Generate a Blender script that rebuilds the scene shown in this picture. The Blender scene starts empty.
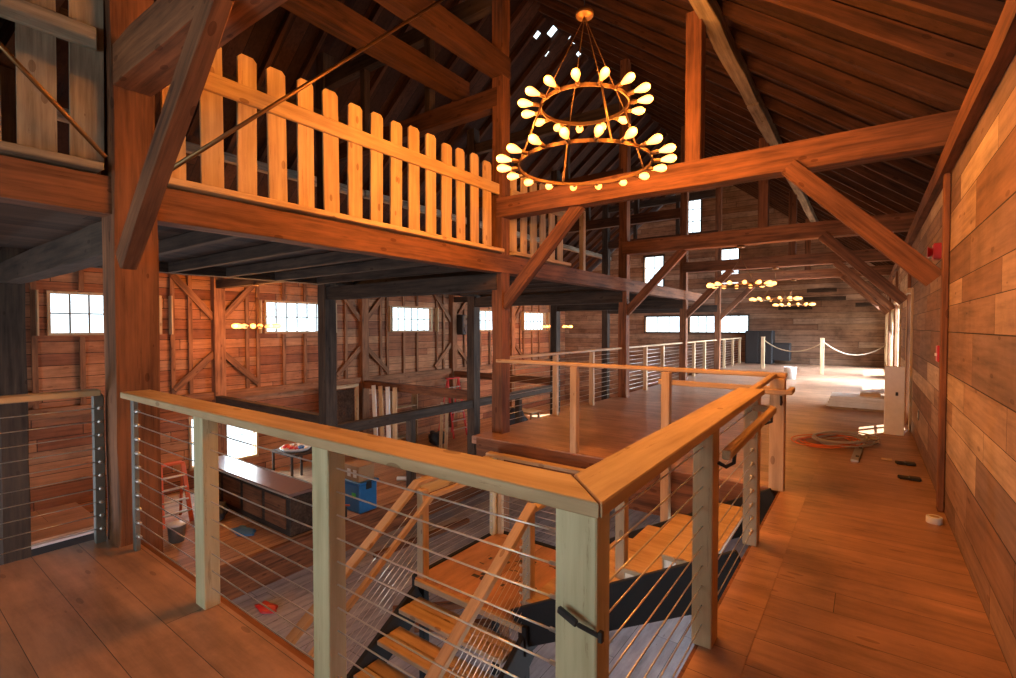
import bpy, bmesh, math, random
from mathutils import Vector, Matrix, Euler
random.seed(7)
C = bpy.context.scene.collection
S = bpy.context.scene
# ------------------------------------------------------------------ camera
F = 490.0
pit = math.atan(12 / F); yaw = math.atan(360 / math.hypot(F, 12))
cam_d = bpy.data.cameras.new('camera'); cam = bpy.data.objects.new('camera', cam_d); C.objects.link(cam)
cam_d.sensor_width = 36.0; cam_d.lens = F / 1016 * 36.0; cam_d.clip_start = 0.05; cam_d.clip_end = 200
cam.location = (0, 0, 1.5); cam.rotation_euler = (math.pi / 2 - pit, 0, yaw)
S.camera = cam
# ------------------------------------------------------------------ world, sun, exposure
W = bpy.data.worlds.new('daylight'); S.world = W; W.use_nodes = True
bg = W.node_tree.nodes['Background']
bg.inputs[0].default_value = (0.80, 0.89, 1.0, 1); bg.inputs[1].default_value = 3.2
sd = bpy.data.lights.new('sun', 'SUN'); sd.energy = 45; sd.angle = 0.01; sd.color = (1, .95, .85)
so = bpy.data.objects.new('sun', sd); C.objects.link(so)
so.rotation_euler = Vector((-0.9, -1.4, -1.9)).to_track_quat('-Z', 'Y').to_euler(); so.location = (10, 25, 25)
S.view_settings.view_transform = 'Standard'; S.view_settings.look = 'None'
S.view_settings.exposure = 0.0; S.view_settings.gamma = 1.0; S.view_settings.use_curve_mapping = False
S.cycles.caustics_reflective = False; S.cycles.caustics_refractive = False
BULB_W = 16.0
BULB_COL = (1.0, 0.35, 0.06)
def area_light(name, loc, direc, sx, sy, power, col, spread=180):
    l = bpy.data.lights.new(name, 'AREA'); l.shape = 'RECTANGLE'; l.size = sx; l.size_y = sy; l.energy = power; l.color = col; l.spread = math.radians(spread)
    o = bpy.data.objects.new(name, l); C.objects.link(o); o.location = loc
    o.rotation_euler = Vector(direc).to_track_quat('-Z', 'Y').to_euler(); return o
# daylight through the openings; lower back and lower right are added fill lamps
area_light('daylight_back_window', (-1.9, -3.35, 1.6), (-.1, 1, -.12), 3.0, 1.9, 75, (.88, .97, .95))
area_light('daylight_right_doors', (0.85, 15.5, 1.3), (-1, -.15, -.33), 6.0, 1.7, 1700, (.68, .80, 1), 140)
area_light('daylight_right_doors_far', (0.85, 20.7, 1.3), (-1, -.25, -.6), 2.8, 1.7, 500, (.72, .82, 1), 110)
area_light('fill_lower_back', (-6.4, -3.3, -1.5), (.05, 1, -.15), 3.4, 1.6, 190, (.82, .86, 1))  # added fill lamp, brightens the grey floor from behind the camera
area_light('daylight_lower_left', (-13.4, 6.0, -1.2), (1, 0, -.1), 1.2, 1.1, 260, (.82, .9, 1))

area_light('fill_lower_right', (0.8, 6.5, -1.6), (-1, -.25, -.35), 3.6, 1.4, 90, (.80, .86, 1))  # added fill lamp for the grey floor under the stairs

# ------------------------------------------------------------------ materials
def nm(name):
    m = bpy.data.materials.new(name); m.use_nodes = True
    nt = m.node_tree; return m, nt, nt.nodes['Principled BSDF']
def L(nt, a, b): nt.links.new(a, b)
def mth(nt, op, a, b=None, c=None):
    n = nt.nodes.new('ShaderNodeMath'); n.operation = op
    for i, v in enumerate((a, b, c)):
        if v is None: continue
        if isinstance(v, (int, float)): n.inputs[i].default_value = v
        else: L(nt, v, n.inputs[i])
    return n.outputs[0]
def ramp(nt, fac, cols, interp='LINEAR'):
    r = nt.nodes.new('ShaderNodeValToRGB'); r.color_ramp.interpolation = interp
    e = r.color_ramp.elements; n = len(cols)
    while len(e) < n: e.new(0.5)
    for i, c in enumerate(cols):
        e[i].position = i / (n - 1) if interp == 'LINEAR' else i / n
        e[i].color = (*c, 1)
    L(nt, fac, r.inputs[0]); return r.outputs[0]
def mixc(nt, mode, fac, a, b):
    n = nt.nodes.new('ShaderNodeMix'); n.data_type = 'RGBA'; n.blend_type = mode
    for s, v in ((0, fac), (6, a), (7, b)):
        if isinstance(v, (int, float)): n.inputs[s].default_value = v
        elif isinstance(v, tuple): n.inputs[s].default_value = (*v, 1)
        else: L(nt, v, n.inputs[s])
    return n.outputs[2]
def bump(nt, b, h, strength, dist=0.01):
    n = nt.nodes.new('ShaderNodeBump'); n.inputs['Strength'].default_value = strength; n.inputs['Distance'].default_value = dist
    L(nt, h, n.inputs['Height']); L(nt, n.outputs[0], b.inputs['Normal'])
def noise(nt, vec, scale, detail=4, rough=.6):
    n = nt.nodes.new('ShaderNodeTexNoise'); n.inputs['Scale'].default_value = scale
    n.inputs['Detail'].default_value = detail; n.inputs['Roughness'].default_value = rough
    L(nt, vec, n.inputs['Vector']); return n.outputs[0]
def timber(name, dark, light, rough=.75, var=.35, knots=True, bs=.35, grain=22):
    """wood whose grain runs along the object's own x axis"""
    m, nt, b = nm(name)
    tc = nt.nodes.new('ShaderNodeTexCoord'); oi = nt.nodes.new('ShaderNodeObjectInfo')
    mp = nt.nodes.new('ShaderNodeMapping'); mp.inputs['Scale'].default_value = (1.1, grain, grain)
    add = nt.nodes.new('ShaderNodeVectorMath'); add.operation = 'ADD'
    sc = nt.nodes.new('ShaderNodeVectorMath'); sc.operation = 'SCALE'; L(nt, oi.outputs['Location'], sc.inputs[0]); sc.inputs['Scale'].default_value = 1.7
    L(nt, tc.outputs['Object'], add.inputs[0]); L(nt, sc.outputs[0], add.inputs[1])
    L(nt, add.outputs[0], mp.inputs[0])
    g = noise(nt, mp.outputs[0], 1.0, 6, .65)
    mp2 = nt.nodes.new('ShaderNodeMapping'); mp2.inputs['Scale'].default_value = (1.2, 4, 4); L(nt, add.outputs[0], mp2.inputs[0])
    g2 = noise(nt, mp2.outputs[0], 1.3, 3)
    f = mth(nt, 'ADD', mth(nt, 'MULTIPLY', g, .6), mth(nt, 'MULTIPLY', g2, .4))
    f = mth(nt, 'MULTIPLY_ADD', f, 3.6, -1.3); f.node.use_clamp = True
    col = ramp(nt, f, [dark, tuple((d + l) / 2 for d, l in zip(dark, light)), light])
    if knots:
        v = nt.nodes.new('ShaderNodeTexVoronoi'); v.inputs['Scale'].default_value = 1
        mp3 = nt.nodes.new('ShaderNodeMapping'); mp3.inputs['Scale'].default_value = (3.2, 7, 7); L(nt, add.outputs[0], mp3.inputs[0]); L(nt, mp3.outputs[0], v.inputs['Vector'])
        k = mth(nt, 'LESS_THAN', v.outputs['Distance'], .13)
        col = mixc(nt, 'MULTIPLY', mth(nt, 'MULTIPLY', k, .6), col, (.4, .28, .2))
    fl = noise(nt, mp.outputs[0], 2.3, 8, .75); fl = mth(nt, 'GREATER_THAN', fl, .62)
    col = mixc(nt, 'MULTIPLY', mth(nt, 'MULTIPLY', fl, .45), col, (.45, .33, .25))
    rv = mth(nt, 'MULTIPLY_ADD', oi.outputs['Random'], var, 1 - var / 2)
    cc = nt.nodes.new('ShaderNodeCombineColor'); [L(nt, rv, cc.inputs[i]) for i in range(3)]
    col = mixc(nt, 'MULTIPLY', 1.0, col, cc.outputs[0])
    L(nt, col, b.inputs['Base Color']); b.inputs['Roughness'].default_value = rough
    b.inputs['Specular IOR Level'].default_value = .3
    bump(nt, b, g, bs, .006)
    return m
def planks(name, cols, along, across, width, length, gap=.006, rough=.7, bs=.4, gcol=(.02, .012, .008), gscale=18, spec=.3, mottled=.35, warp=0):
    """boards: along / across are indices of object axes"""
    m, nt, b = nm(name)
    tc = nt.nodes.new('ShaderNodeTexCoord'); sp = nt.nodes.new('ShaderNodeSeparateXYZ'); L(nt, tc.outputs['Object'], sp.inputs[0])
    ac = sp.outputs[across]
    if warp: ac = mth(nt, 'ADD', ac, mth(nt, 'MULTIPLY', mth(nt, 'SINE', mth(nt, 'MULTIPLY', ac, 7.3)), warp))
    A = mth(nt, 'DIVIDE', ac, width); row = mth(nt, 'FLOOR', A); fr = mth(nt, 'FRACT', A)
    wn = nt.nodes.new('ShaderNodeTexWhiteNoise'); wn.noise_dimensions = '1D'; L(nt, mth(nt, 'MULTIPLY', row, 3.71), wn.inputs['W'])
    B = mth(nt, 'ADD', mth(nt, 'DIVIDE', sp.outputs[along], length), mth(nt, 'MULTIPLY', wn.outputs[0], 7.3))
    colm = mth(nt, 'FLOOR', B); frb = mth(nt, 'FRACT', B)
    w2 = nt.nodes.new('ShaderNodeTexWhiteNoise'); w2.noise_dimensions = '2D'
    cv = nt.nodes.new('ShaderNodeCombineXYZ'); L(nt, row, cv.inputs[0]); L(nt, colm, cv.inputs[1]); L(nt, cv.outputs[0], w2.inputs['Vector'])
    base = ramp(nt, w2.outputs[0], cols, 'CONSTANT')
    mp = nt.nodes.new('ShaderNodeMapping'); s = [gscale] * 3; s[along] = 1.2; mp.inputs['Scale'].default_value = s
    off = nt.nodes.new('ShaderNodeVectorMath'); off.operation = 'MULTIPLY_ADD'; L(nt, w2.outputs['Color'], off.inputs[0]); off.inputs[1].default_value = (9, 9, 9); L(nt, tc.outputs['Object'], off.inputs[2])
    L(nt, off.outputs[0], mp.inputs[0]); g = noise(nt, mp.outputs[0], 1, 6, .65)
    g2 = noise(nt, tc.outputs['Object'], 1.6, 6, .7)
    mk = nt.nodes.new('ShaderNodeMapping'); s3 = [9.0] * 3; s3[along] = 2.6; mk.inputs['Scale'].default_value = s3; L(nt, off.outputs[0], mk.inputs[0])
    kv = nt.nodes.new('ShaderNodeTexVoronoi'); kv.inputs['Scale'].default_value = 1; L(nt, mk.outputs[0], kv.inputs['Vector'])
    kn = mth(nt, 'LESS_THAN', kv.outputs['Distance'], .12)
    gr = ramp(nt, mth(nt, 'MULTIPLY_ADD', g, 1.8, -.4), [(.35, .35, .35), (.95, .95, .95), (1.45, 1.45, 1.45)])
    col = mixc(nt, 'MULTIPLY', .8, base, gr)
    st = ramp(nt, mth(nt, 'MULTIPLY_ADD', g2, 1.8, -.4), [(.4, .4, .4), (1, 1, 1), (1.4, 1.4, 1.4)])
    col = mixc(nt, 'MULTIPLY', mottled, col, st)
    col = mixc(nt, 'MULTIPLY', mth(nt, 'MULTIPLY', kn, .5), col, (.35, .25, .2))
    gw = gap / width
    ga = mth(nt, 'MAXIMUM', mth(nt, 'LESS_THAN', fr, gw), mth(nt, 'LESS_THAN', frb, gap / length))
    col = mixc(nt, 'MIX', ga, col, gcol)
    L(nt, col, b.inputs['Base Color']); b.inputs['Roughness'].default_value = rough; b.inputs['Specular IOR Level'].default_value = spec
    h = mth(nt, 'SUBTRACT', mth(nt, 'MULTIPLY', g, .4), ga); bump(nt, b, h, bs, .008)
    return m
def plain(name, col, rough=.5, metal=0, var=0.0, sc=12):
    m, nt, b = nm(name)
    tc = nt.nodes.new('ShaderNodeTexCoord'); g = noise(nt, tc.outputs['Object'], sc, 3)
    c = ramp(nt, g, [tuple(x * (.8 - var) for x in col), tuple(min(1, x * (1.12 + var)) for x in col)])
    L(nt, c, b.inputs['Base Color']); b.inputs['Roughness'].default_value = rough; b.inputs['Metallic'].default_value = metal
    return m
def emis(name, col, st):
    m, nt, b = nm(name); b.inputs['Base Color'].default_value = (*col, 1)
    b.inputs['Emission Color'].default_value = (*col, 1); b.inputs['Emission Strength'].default_value = st
    m.cycles.emission_sampling = 'NONE'; return m
def bulb_mat():
    m, nt, b = nm('lit_bulb'); lw_ = nt.nodes.new('ShaderNodeLayerWeight'); lw_.inputs[0].default_value = .35
    c = ramp(nt, lw_.outputs['Facing'], [(1, .70, .30), (1, .48, .12), (1, .27, .03)])
    L(nt, c, b.inputs['Emission Color']); b.inputs['Emission Strength'].default_value = 2.3; b.inputs['Base Color'].default_value = (.8, .4, .1, 1)
    m.cycles.emission_sampling = 'NONE'; return m
def glassy(name, tint=(.93, .97, .96)):
    m, nt, b = nm(name); nt.nodes.remove(b)
    t = nt.nodes.new('ShaderNodeBsdfTransparent'); t.inputs[0].default_value = (*tint, 1)
    g = nt.nodes.new('ShaderNodeBsdfGlossy'); g.inputs['Roughness'].default_value = .05
    mx = nt.nodes.new('ShaderNodeMixShader'); mx.inputs[0].default_value = .06; L(nt, t.outputs[0], mx.inputs[1]); L(nt, g.outputs[0], mx.inputs[2])
    L(nt, mx.outputs[0], nt.nodes['Material Output'].inputs[0]); return m
M = dict(
 post=timber('aged_red_brown_timber', (.065, .026, .013), (.27, .108, .046), .8),
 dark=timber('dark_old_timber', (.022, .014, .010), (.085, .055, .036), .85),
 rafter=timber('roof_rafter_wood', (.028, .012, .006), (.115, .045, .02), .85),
 grey=timber('pale_grey_timber', (.13, .10, .07), (.38, .31, .22), .85),
 new=timber('fresh_pale_lumber', (.36, .235, .12), (.60, .43, .25), .6, .15, True, .12, 14),
 newg=timber('pale_lumber_cool_tint', (.40, .34, .20), (.62, .56, .36), .6, .12, True, .12, 14),  # greenish tint of the cool light put into the lumber colour
 picket=timber('rough_picket_board', (.40, .25, .12), (.66, .46, .25), .75, .22),
 stud=timber('wall_stud_wood', (.10, .042, .02), (.33, .15, .07), .8),
 steel=plain('brushed_steel', (.62, .6, .56), .35, .9), black=plain('black_steel', (.010, .010, .010), .85, 0),
 galv=plain('grey_painted_metal', (.20, .20, .18), .5, .5),
 iron=plain('bronze_iron', (.22, .12, .05), .4, .8), white=plain('white_paint', (.75, .74, .70), .5),
 red=plain('red_plastic', (.55, .02, .015), .35), blue=plain('blue_plastic', (.02, .16, .42), .4),
 orange=plain('orange_fibreglass', (.75, .13, .03), .45), cardboard=plain('cardboard', (.36, .23, .12), .85),
 rope=plain('pale_rope', (.5, .4, .26), .9), cable=plain('orange_cable', (.65, .16, .05), .6), cableg=plain('grey_cable', (.42, .40, .38), .6),
 blackp=plain('black_plastic', (.015, .014, .014), .5), green=plain('green_sticker', (.05, .5, .1), .5),
 kraft=plain('folded_paper', (.7, .62, .6), .8), hide=plain('charcoal_screen', (.02, .018, .018), .6),
 glass=glassy('window_glass'), bulb=bulb_mat(), fil=emis('lamp_filament', (1.0, .8, .45), 60.0),
 wall_l=planks('rough_barn_siding', [(.36, .15, .07), (.29, .11, .05), (.42, .19, .09), (.24, .09, .045), (.34, .17, .09)], 1, 2, .24, 3.1, .012, .85, .5, mottled=.7),
 wall_e=planks('whitewashed_barn_boards', [(.25, .145, .09), (.30, .19, .12), (.22, .12, .07), (.34, .23, .16), (.27, .16, .10)], 0, 2, .23, 7.5, .012, .85, .5, mottled=1.0),
 wall_r=planks('reclaimed_mixed_boards', [(.31, .19, .11), (.22, .125, .075), (.45, .33, .21), (.19, .11, .07), (.36, .24, .15), (.25, .155, .10), (.46, .35, .23), (.21, .14, .10), (.24, .13, .07)], 1, 2, .235, 1.25, .006, .75, .5, mottled=.6, warp=.05),
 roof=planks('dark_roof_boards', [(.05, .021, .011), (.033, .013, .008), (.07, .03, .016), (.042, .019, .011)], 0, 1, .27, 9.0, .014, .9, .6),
 floor=planks('wide_pine_floor', [(.34, .18, .105), (.32, .17, .098), (.36, .195, .115), (.335, .18, .105)], 0, 1, .235, 6.0, .003, .40, .14, gscale=9, mottled=.8, spec=.35),
 floor_b=planks('old_lower_floor', [(.42, .24, .14), (.36, .20, .12), (.46, .27, .16)], 1, 0, .2, 3.2, .005, .6, .3),
 floor_g=planks('grey_subfloor_sheets', [(.36, .34, .36), (.32, .31, .33), (.39, .37, .38)], 1, 0, .30, 2.8, .006, .6, .2, gscale=8, mottled=.5),
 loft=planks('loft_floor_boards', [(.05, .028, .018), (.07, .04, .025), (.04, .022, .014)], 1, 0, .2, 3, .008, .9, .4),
 lower=planks('lower_board_wall', [(.27, .13, .07), (.22, .10, .05), (.32, .16, .09), (.18, .08, .04)], 1, 2, .2, 2.2, .008, .8, .4),
 ply=planks('plywood_sheet', [(.42, .22, .12), (.45, .24, .13)], 1, 0, 1.25, 2.5, .004, .55, .1, gscale=6, mottled=.4),
)
# ------------------------------------------------------------------ helpers
def tag(o, label=None, cat=None, group=None, kind=None):
    if label: o['label'] = label
    if cat: o['category'] = cat
    if group: o['group'] = group
    if kind: o['kind'] = kind
    return o
def empty(name, loc, label, cat, group=None):
    o = bpy.data.objects.new(name, None); C.objects.link(o); o.location = loc; o.empty_display_size = .1
    return tag(o, label, cat, group)
def wloc(o):
    v = Vector(o.location)
    while o.parent: o = o.parent; v = v + Vector(o.location)
    return v
def link(name, bm, mat, parent=None, mw=None, smooth=False):
    """mw: world matrix of the new object (parents carry location only)"""
    me = bpy.data.meshes.new(name); bm.to_mesh(me); bm.free()
    if smooth:
        for p in me.polygons: p.use_smooth = True
    me.materials.append(M[mat] if isinstance(mat, str) else mat)
    o = bpy.data.objects.new(name, me); C.objects.link(o)
    mw = mw or Matrix.Identity(4)
    if parent:
        o.parent = parent; mw = Matrix.Translation(-wloc(parent)) @ mw
    o.matrix_local = mw
    return o
def frame(p0, p1, roll=0):
    p0 = Vector(p0); d = Vector(p1) - p0; x = d.normalized()
    up = Vector((0, 0, 1)) if abs(x.z) < .95 else Vector((0, 1, 0))
    y = up.cross(x).normalized(); z = x.cross(y)
    m = Matrix((x, y, z)).transposed().to_4x4(); m = Matrix.Translation(p0) @ m @ Matrix.Rotation(roll, 4, 'X')
    return m, d.length
def boxbm(bm, lo, hi, mat=None):
    vs = [bm.verts.new((x, y, z)) for x in (lo[0], hi[0]) for y in (lo[1], hi[1]) for z in (lo[2], hi[2])]
    for f in ((0, 1, 3, 2), (4, 6, 7, 5), (0, 4, 5, 1), (2, 3, 7, 6), (0, 2, 6, 4), (1, 5, 7, 3)): bm.faces.new([vs[i] for i in f])
    return vs
def bev(bm, r):
    if r > 0: bmesh.ops.bevel(bm, geom=bm.edges[:], offset=r, segments=1, affect='EDGES')
def beam(name, p0, p1, w, h, mat, parent=None, r=.006, wob=0, roll=0):
    """timber with its grain and local x along p0>p1; w across, h in depth"""
    m, ln = frame(p0, p1, roll); bm = bmesh.new()
    if wob:
        n = max(2, int(ln / .45)); ring = []
        for i in range(n + 1):
            x = ln * i / n; a = [random.uniform(-wob, wob) for _ in range(4)]
            ring.append([bm.verts.new((x, -w / 2 + a[0], -h / 2 + a[1])), bm.verts.new((x, w / 2 + a[2], -h / 2 + a[1])),
                         bm.verts.new((x, w / 2 + a[2], h / 2 + a[3])), bm.verts.new((x, -w / 2 + a[0], h / 2 + a[3]))])
        for i in range(n):
            for k in range(4): bm.faces.new((ring[i][k], ring[i][(k + 1) % 4], ring[i + 1][(k + 1) % 4], ring[i + 1][k]))
        bm.faces.new(ring[0][::-1]); bm.faces.new(ring[-1])
        bmesh.ops.bevel(bm, geom=[e for e in bm.edges if abs(e.verts[0].co.x - e.verts[1].co.x) > .01], offset=r * 1.5, segments=1, affect='EDGES')
    else:
        boxbm(bm, (0, -w / 2, -h / 2), (ln, w / 2, h / 2)); bev(bm, r)
    bmesh.ops.recalc_face_normals(bm, faces=bm.faces)
    return link(name, bm, mat, parent, m)
def box(name, lo, hi, mat, parent=None, r=.004, rot=None, c=None):
    """axis-aligned box; local origin at its centre bottom"""
    cx, cy = (lo[0] + hi[0]) / 2, (lo[1] + hi[1]) / 2; bm = bmesh.new()
    boxbm(bm, (lo[0] - cx, lo[1] - cy, 0), (hi[0] - cx, hi[1] - cy, hi[2] - lo[2])); bev(bm, r)
    bmesh.ops.recalc_face_normals(bm, faces=bm.faces)
    m = Matrix.Translation((cx, cy, lo[2]))
    if rot: m = m @ Euler(rot).to_matrix().to_4x4()
    return link(name, bm, mat, parent, m)
def tubebm(bm, pts, r, n=8, closed=False, r2=None):
    pts = [Vector(p) for p in pts]; rings = []; N = len(pts); y = None
    for i, p in enumerate(pts):
        a = pts[(i - 1) % N] if (i > 0 or closed) else p; b = pts[(i + 1) % N] if (i < N - 1 or closed) else p
        t = (b - a).normalized()
        if y is None: y = (Vector((0, 0, 1)) if abs(t.z) < .9 else Vector((1, 0, 0))).cross(t).normalized()
        else: y = (y - t * y.dot(t)).normalized()
        z = t.cross(y); rr = r if r2 is None else r + (r2 - r) * i / (N - 1)
        rings.append([bm.verts.new(p + y * math.cos(2 * math.pi * k / n) * rr + z * math.sin(2 * math.pi * k / n) * rr) for k in range(n)])
    for i in range(N if closed else N - 1):
        A, B = rings[i], rings[(i + 1) % N]
        for k in range(n): bm.faces.new((A[k], A[(k + 1) % n], B[(k + 1) % n], B[k]))
    if not closed: bm.faces.new(rings[0][::-1]); bm.faces.new(rings[-1])
def tube(name, pts, r, mat, parent=None, n=8, closed=False, r2=None):
    bm = bmesh.new(); o = Vector(pts[0]); tubebm(bm, [Vector(p) - o for p in pts], r, n, closed, r2)
    bmesh.ops.recalc_face_normals(bm, faces=bm.faces)
    return link(name, bm, mat, parent, Matrix.Translation(o), smooth=True)
def lathe(name, prof, loc, mat, parent=None, n=16, mrot=None):
    bm = bmesh.new(); rings = []
    for r, z in prof:
        rings.append([bm.verts.new((r * math.cos(2 * math.pi * k / n), r * math.sin(2 * math.pi * k / n), z)) for k in range(n)])
    for a, b in zip(rings, rings[1:]):
        for k in range(n): bm.faces.new((a[k], a[(k + 1) % n], b[(k + 1) % n], b[k]))
    bm.faces.new(rings[0][::-1]); bm.faces.new(rings[-1]); bmesh.ops.recalc_face_normals(bm, faces=bm.faces)
    m = Matrix.Translation(loc)
    if mrot is not None: m = m @ mrot
    return link(name, bm, mat, parent, m, smooth=True)
def slab(name, O, u, v, t, U, V, holes, mat, cuts=(), kind='structure', label=None):
    """panel spanned by u,v with thickness vector t and rectangular holes (u0,u1,v0,v1)"""
    O, u, v, t = map(Vector, (O, u, v, t)); us = sorted({U[0], U[1], *[h[0] for h in holes], *[h[1] for h in holes]}); vs = sorted({V[0], V[1], *[h[2] for h in holes], *[h[3] for h in holes]})
    bm = bmesh.new(); cache = {}
    def vt(a, b, k):
        if (a, b, k) not in cache: cache[(a, b, k)] = bm.verts.new(O + u * a + v * b + t * k)
        return cache[(a, b, k)]
    def solid(i, j):
        if i < 0 or j < 0 or i >= len(us) - 1 or j >= len(vs) - 1: return False
        cu, cv = (us[i] + us[i + 1]) / 2, (vs[j] + vs[j + 1]) / 2
        return not any(h[0] < cu < h[1] and h[2] < cv < h[3] for h in holes)
    for i in range(len(us) - 1):
        for j in range(len(vs) - 1):
            if not solid(i, j): continue
            a, b, c, d = us[i], us[i + 1], vs[j], vs[j + 1]
            bm.faces.new([vt(*q, 0) for q in ((a, c), (a, d), (b, d), (b, c))]); bm.faces.new([vt(*q, 1) for q in ((a, c), (b, c), (b, d), (a, d))])
            for (di, dj, p, q) in ((-1, 0, (a, c), (a, d)), (1, 0, (b, c), (b, d)), (0, -1, (a, c), (b, c)), (0, 1, (a, d), (b, d))):
                if not solid(i + di, j + dj): bm.faces.new((vt(*p, 0), vt(*q, 0), vt(*q, 1), vt(*p, 1)))
    for co, no in cuts:
        g = bmesh.ops.bisect_plane(bm, geom=bm.verts[:] + bm.edges[:] + bm.faces[:], plane_co=co, plane_no=no, clear_outer=True)
    bmesh.ops.recalc_face_normals(bm, faces=bm.faces)
    o = link(name, bm, mat); tag(o, label, kind=kind); return o
def window(n, O, u, v, out, w, h, nx, ny, casing=.06, side=0, fr='new', mm='galv', depth=.1):
    """O lower-left inner corner; u,v unit; out = outward normal. frame, muntins and pane"""
    O, u, v, out = map(Vector, (O, u, v, out)); e = empty('window_%d' % n, O, None, None); e['kind'] = 'structure'
    for k in ('label', 'category'):
        if k in e: del e[k]
    inn = -out * .02
    def bar(name, a, b, ww, dd, mat, off=inn):
        p0, p1 = O + u * a[0] + v * a[1] + off, O + u * b[0] + v * b[1] + off
        return beam(name, p0, p1, dd if abs((p1 - p0).normalized().z) < .9 else (ww if abs(out.x) > .5 else dd), ww if abs((p1 - p0).normalized().z) < .9 else (dd if abs(out.x) > .5 else ww), mat, e, .002)
    c = casing
    for a, b in (((-c, -c / 2), (w + c, -c / 2)), ((-c, h + c / 2), (w + c, h + c / 2))): bar('casing', a, b, c, .05, fr)
    for a, b in (((-c / 2, 0), (-c / 2, h)), ((w + c / 2, 0), (w + c / 2, h))): bar('casing', a, b, c, .05, fr)
    if side:
        for a in (-c - side / 2, w + c + side / 2): bar('shutter_board', (a, -c), (a, h + c), side, .03, fr)
    for i in range(1, nx): bar('muntin', (w * i / nx, 0), (w * i / nx, h), .026, .03, mm, out * .05)
    for i in range(1, ny): bar('muntin', (0, h * i / ny), (w, h * i / ny), .026, .03, mm, out * .05)
    bm = bmesh.new(); o1 = out * .07
    vs = [bm.verts.new(p - O) for p in (O + o1, O + u * w + o1, O + u * w + v * h + o1, O + v * h + o1)]; bm.faces.new(vs)
    g = bmesh.ops.extrude_face_region(bm, geom=bm.faces[:]); bmesh.ops.translate(bm, vec=out * .006, verts=[x for x in g['geom'] if isinstance(x, bmesh.types.BMVert)])
    bmesh.ops.recalc_face_normals(bm, faces=bm.faces); link('pane', bm, 'glass', e, Matrix.Translation(O))
    return e
ORD = ['nearest', 'second', 'third', 'fourth', 'fifth', 'sixth', 'seventh', 'eighth', 'ninth', 'tenth', 'eleventh', 'twelfth', 'thirteenth', 'fourteenth', 'fifteenth', 'sixteenth', 'seventeenth', 'eighteenth', 'nineteenth', 'twentieth']
def ordn(i):
    if i < 20: return ORD[i]
    t = i + 1; d, r = divmod(t, 10); T = {2: 'twenty', 3: 'thirty', 4: 'forty'}
    W1 = ['', 'first', 'second', 'third', 'fourth', 'fifth', 'sixth', 'seventh', 'eighth', 'ninth']
    return (T[d][:-1] + 'ieth') if r == 0 else T[d] + '-' + W1[r]

# ------------------------------------------------------------------ the building shell
XR, XE, XL, XM, XA = .52, 1.1, -13.1, -4.2, -8.4      # right wall, eave, left wall, nave post rows
YB, YE = -3.2, 23.0
ZG, ZP = -2.4, -2.96                                  # lower wooden floor, grey floor
SL = .77
def roofz(x): return 3.5 + SL * (.5 - x) if x > -6.0 else 3.5 + SL * 6.5 - SL * (-6.0 - x)
RZ = roofz(-6.0)
BENTS = [1.22, 5.55, 9.9, 14.1, 18.0]
# floors
slab('floor_upper', (0, 0, 0), (1, 0, 0), (0, 1, 0), (0, 0, -.10), (-4.38, .6), (YB, YE), [(-4.38, -.62, 1.2, 5.12)], 'floor')
slab('floor_lower', (0, 0, ZG), (1, 0, 0), (0, 1, 0), (0, 0, -.2), (XL, XA), (YB, YE), [], 'floor_b')
slab('floor_grey', (0, 0, ZP), (1, 0, 0), (0, 1, 0), (0, 0, -.1), (XA, .6), (YB, YE), [], 'floor_g')
o = beam('trim_1', (XA + .05, YB, -2.66), (XA + .05, YE, -2.66), .10, .60, 'post', r=.01); o['kind'] = 'structure'
o = box('trim_2', (-.62, 1.2, 0.0005), (-.42, 6.9, .003), 'new', r=.0); o['kind'] = 'structure'; o.data.materials[0] = M['floor']
o = box('trim_3', (-.64, 1.2, -.36), (-.60, 5.12, -.002), 'post'); o['kind'] = 'structure'
o = beam('trim_4', (-4.3, 1.22, -.18), (-.62, 1.22, -.18), .05, .34, 'post'); o['kind'] = 'structure'
# fascia and joists below the edge of the far deck
o = beam('trim_5', (-4.3, 5.14, -.26), (-.64, 5.14, -.26), .05, .50, 'post'); o['kind'] = 'structure'
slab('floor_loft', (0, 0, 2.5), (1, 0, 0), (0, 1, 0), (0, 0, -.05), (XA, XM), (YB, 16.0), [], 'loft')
# walls
wy = [(BENTS[i] + 1.25, BENTS[i] + 3.1) for i in range(4)] + [(19.1, 20.95)]
WZ0, WZ1 = 1.38, 2.17
lw = (4.95, 6.47, -1.88, -.72)
slab('wall_left', (XL, 0, 0), (0, 1, 0), (0, 0, 1), (-.12, 0, 0), (YB, YE), (ZG - .2, roofz(XL) + .1), [(a, b, WZ0, WZ1) for a, b in wy] + [lw], 'wall_l')
doors = [(9.15, 10.15), (12.3, 13.9), (15.2, 17.8), (19.2, 22.3)]
slab('wall_right', (XR, 0, 0), (0, 1, 0), (0, 0, 1), (.08, 0, 0), (YB, YE), (0, 2.88), [(a, b, 0, 2.0) for a, b in doors], 'wall_r')
slab('wall_right_lower', (XR + .02, 0, 0), (0, 1, 0), (0, 0, 1), (.08, 0, 0), (YB, YE), (ZP, -.1), [(4.5, 8.5, -2.5, -.7)], 'lower')  # opening added to let the lower right fill lamp in
soff = box('trim_6', (.601, YB, 2.83), (1.25, YE, 2.88), 'rafter', r=0); soff['kind'] = 'structure'
soff = box('trim_7', (1.15, YB, 2.88), (1.25, YE, 3.25), 'rafter', r=0); soff['kind'] = 'structure'
gcut = [((-6, 0, RZ + .12), (SL, 0, 1)), ((-6, 0, RZ + .12), (-SL, 0, 1))]
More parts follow.
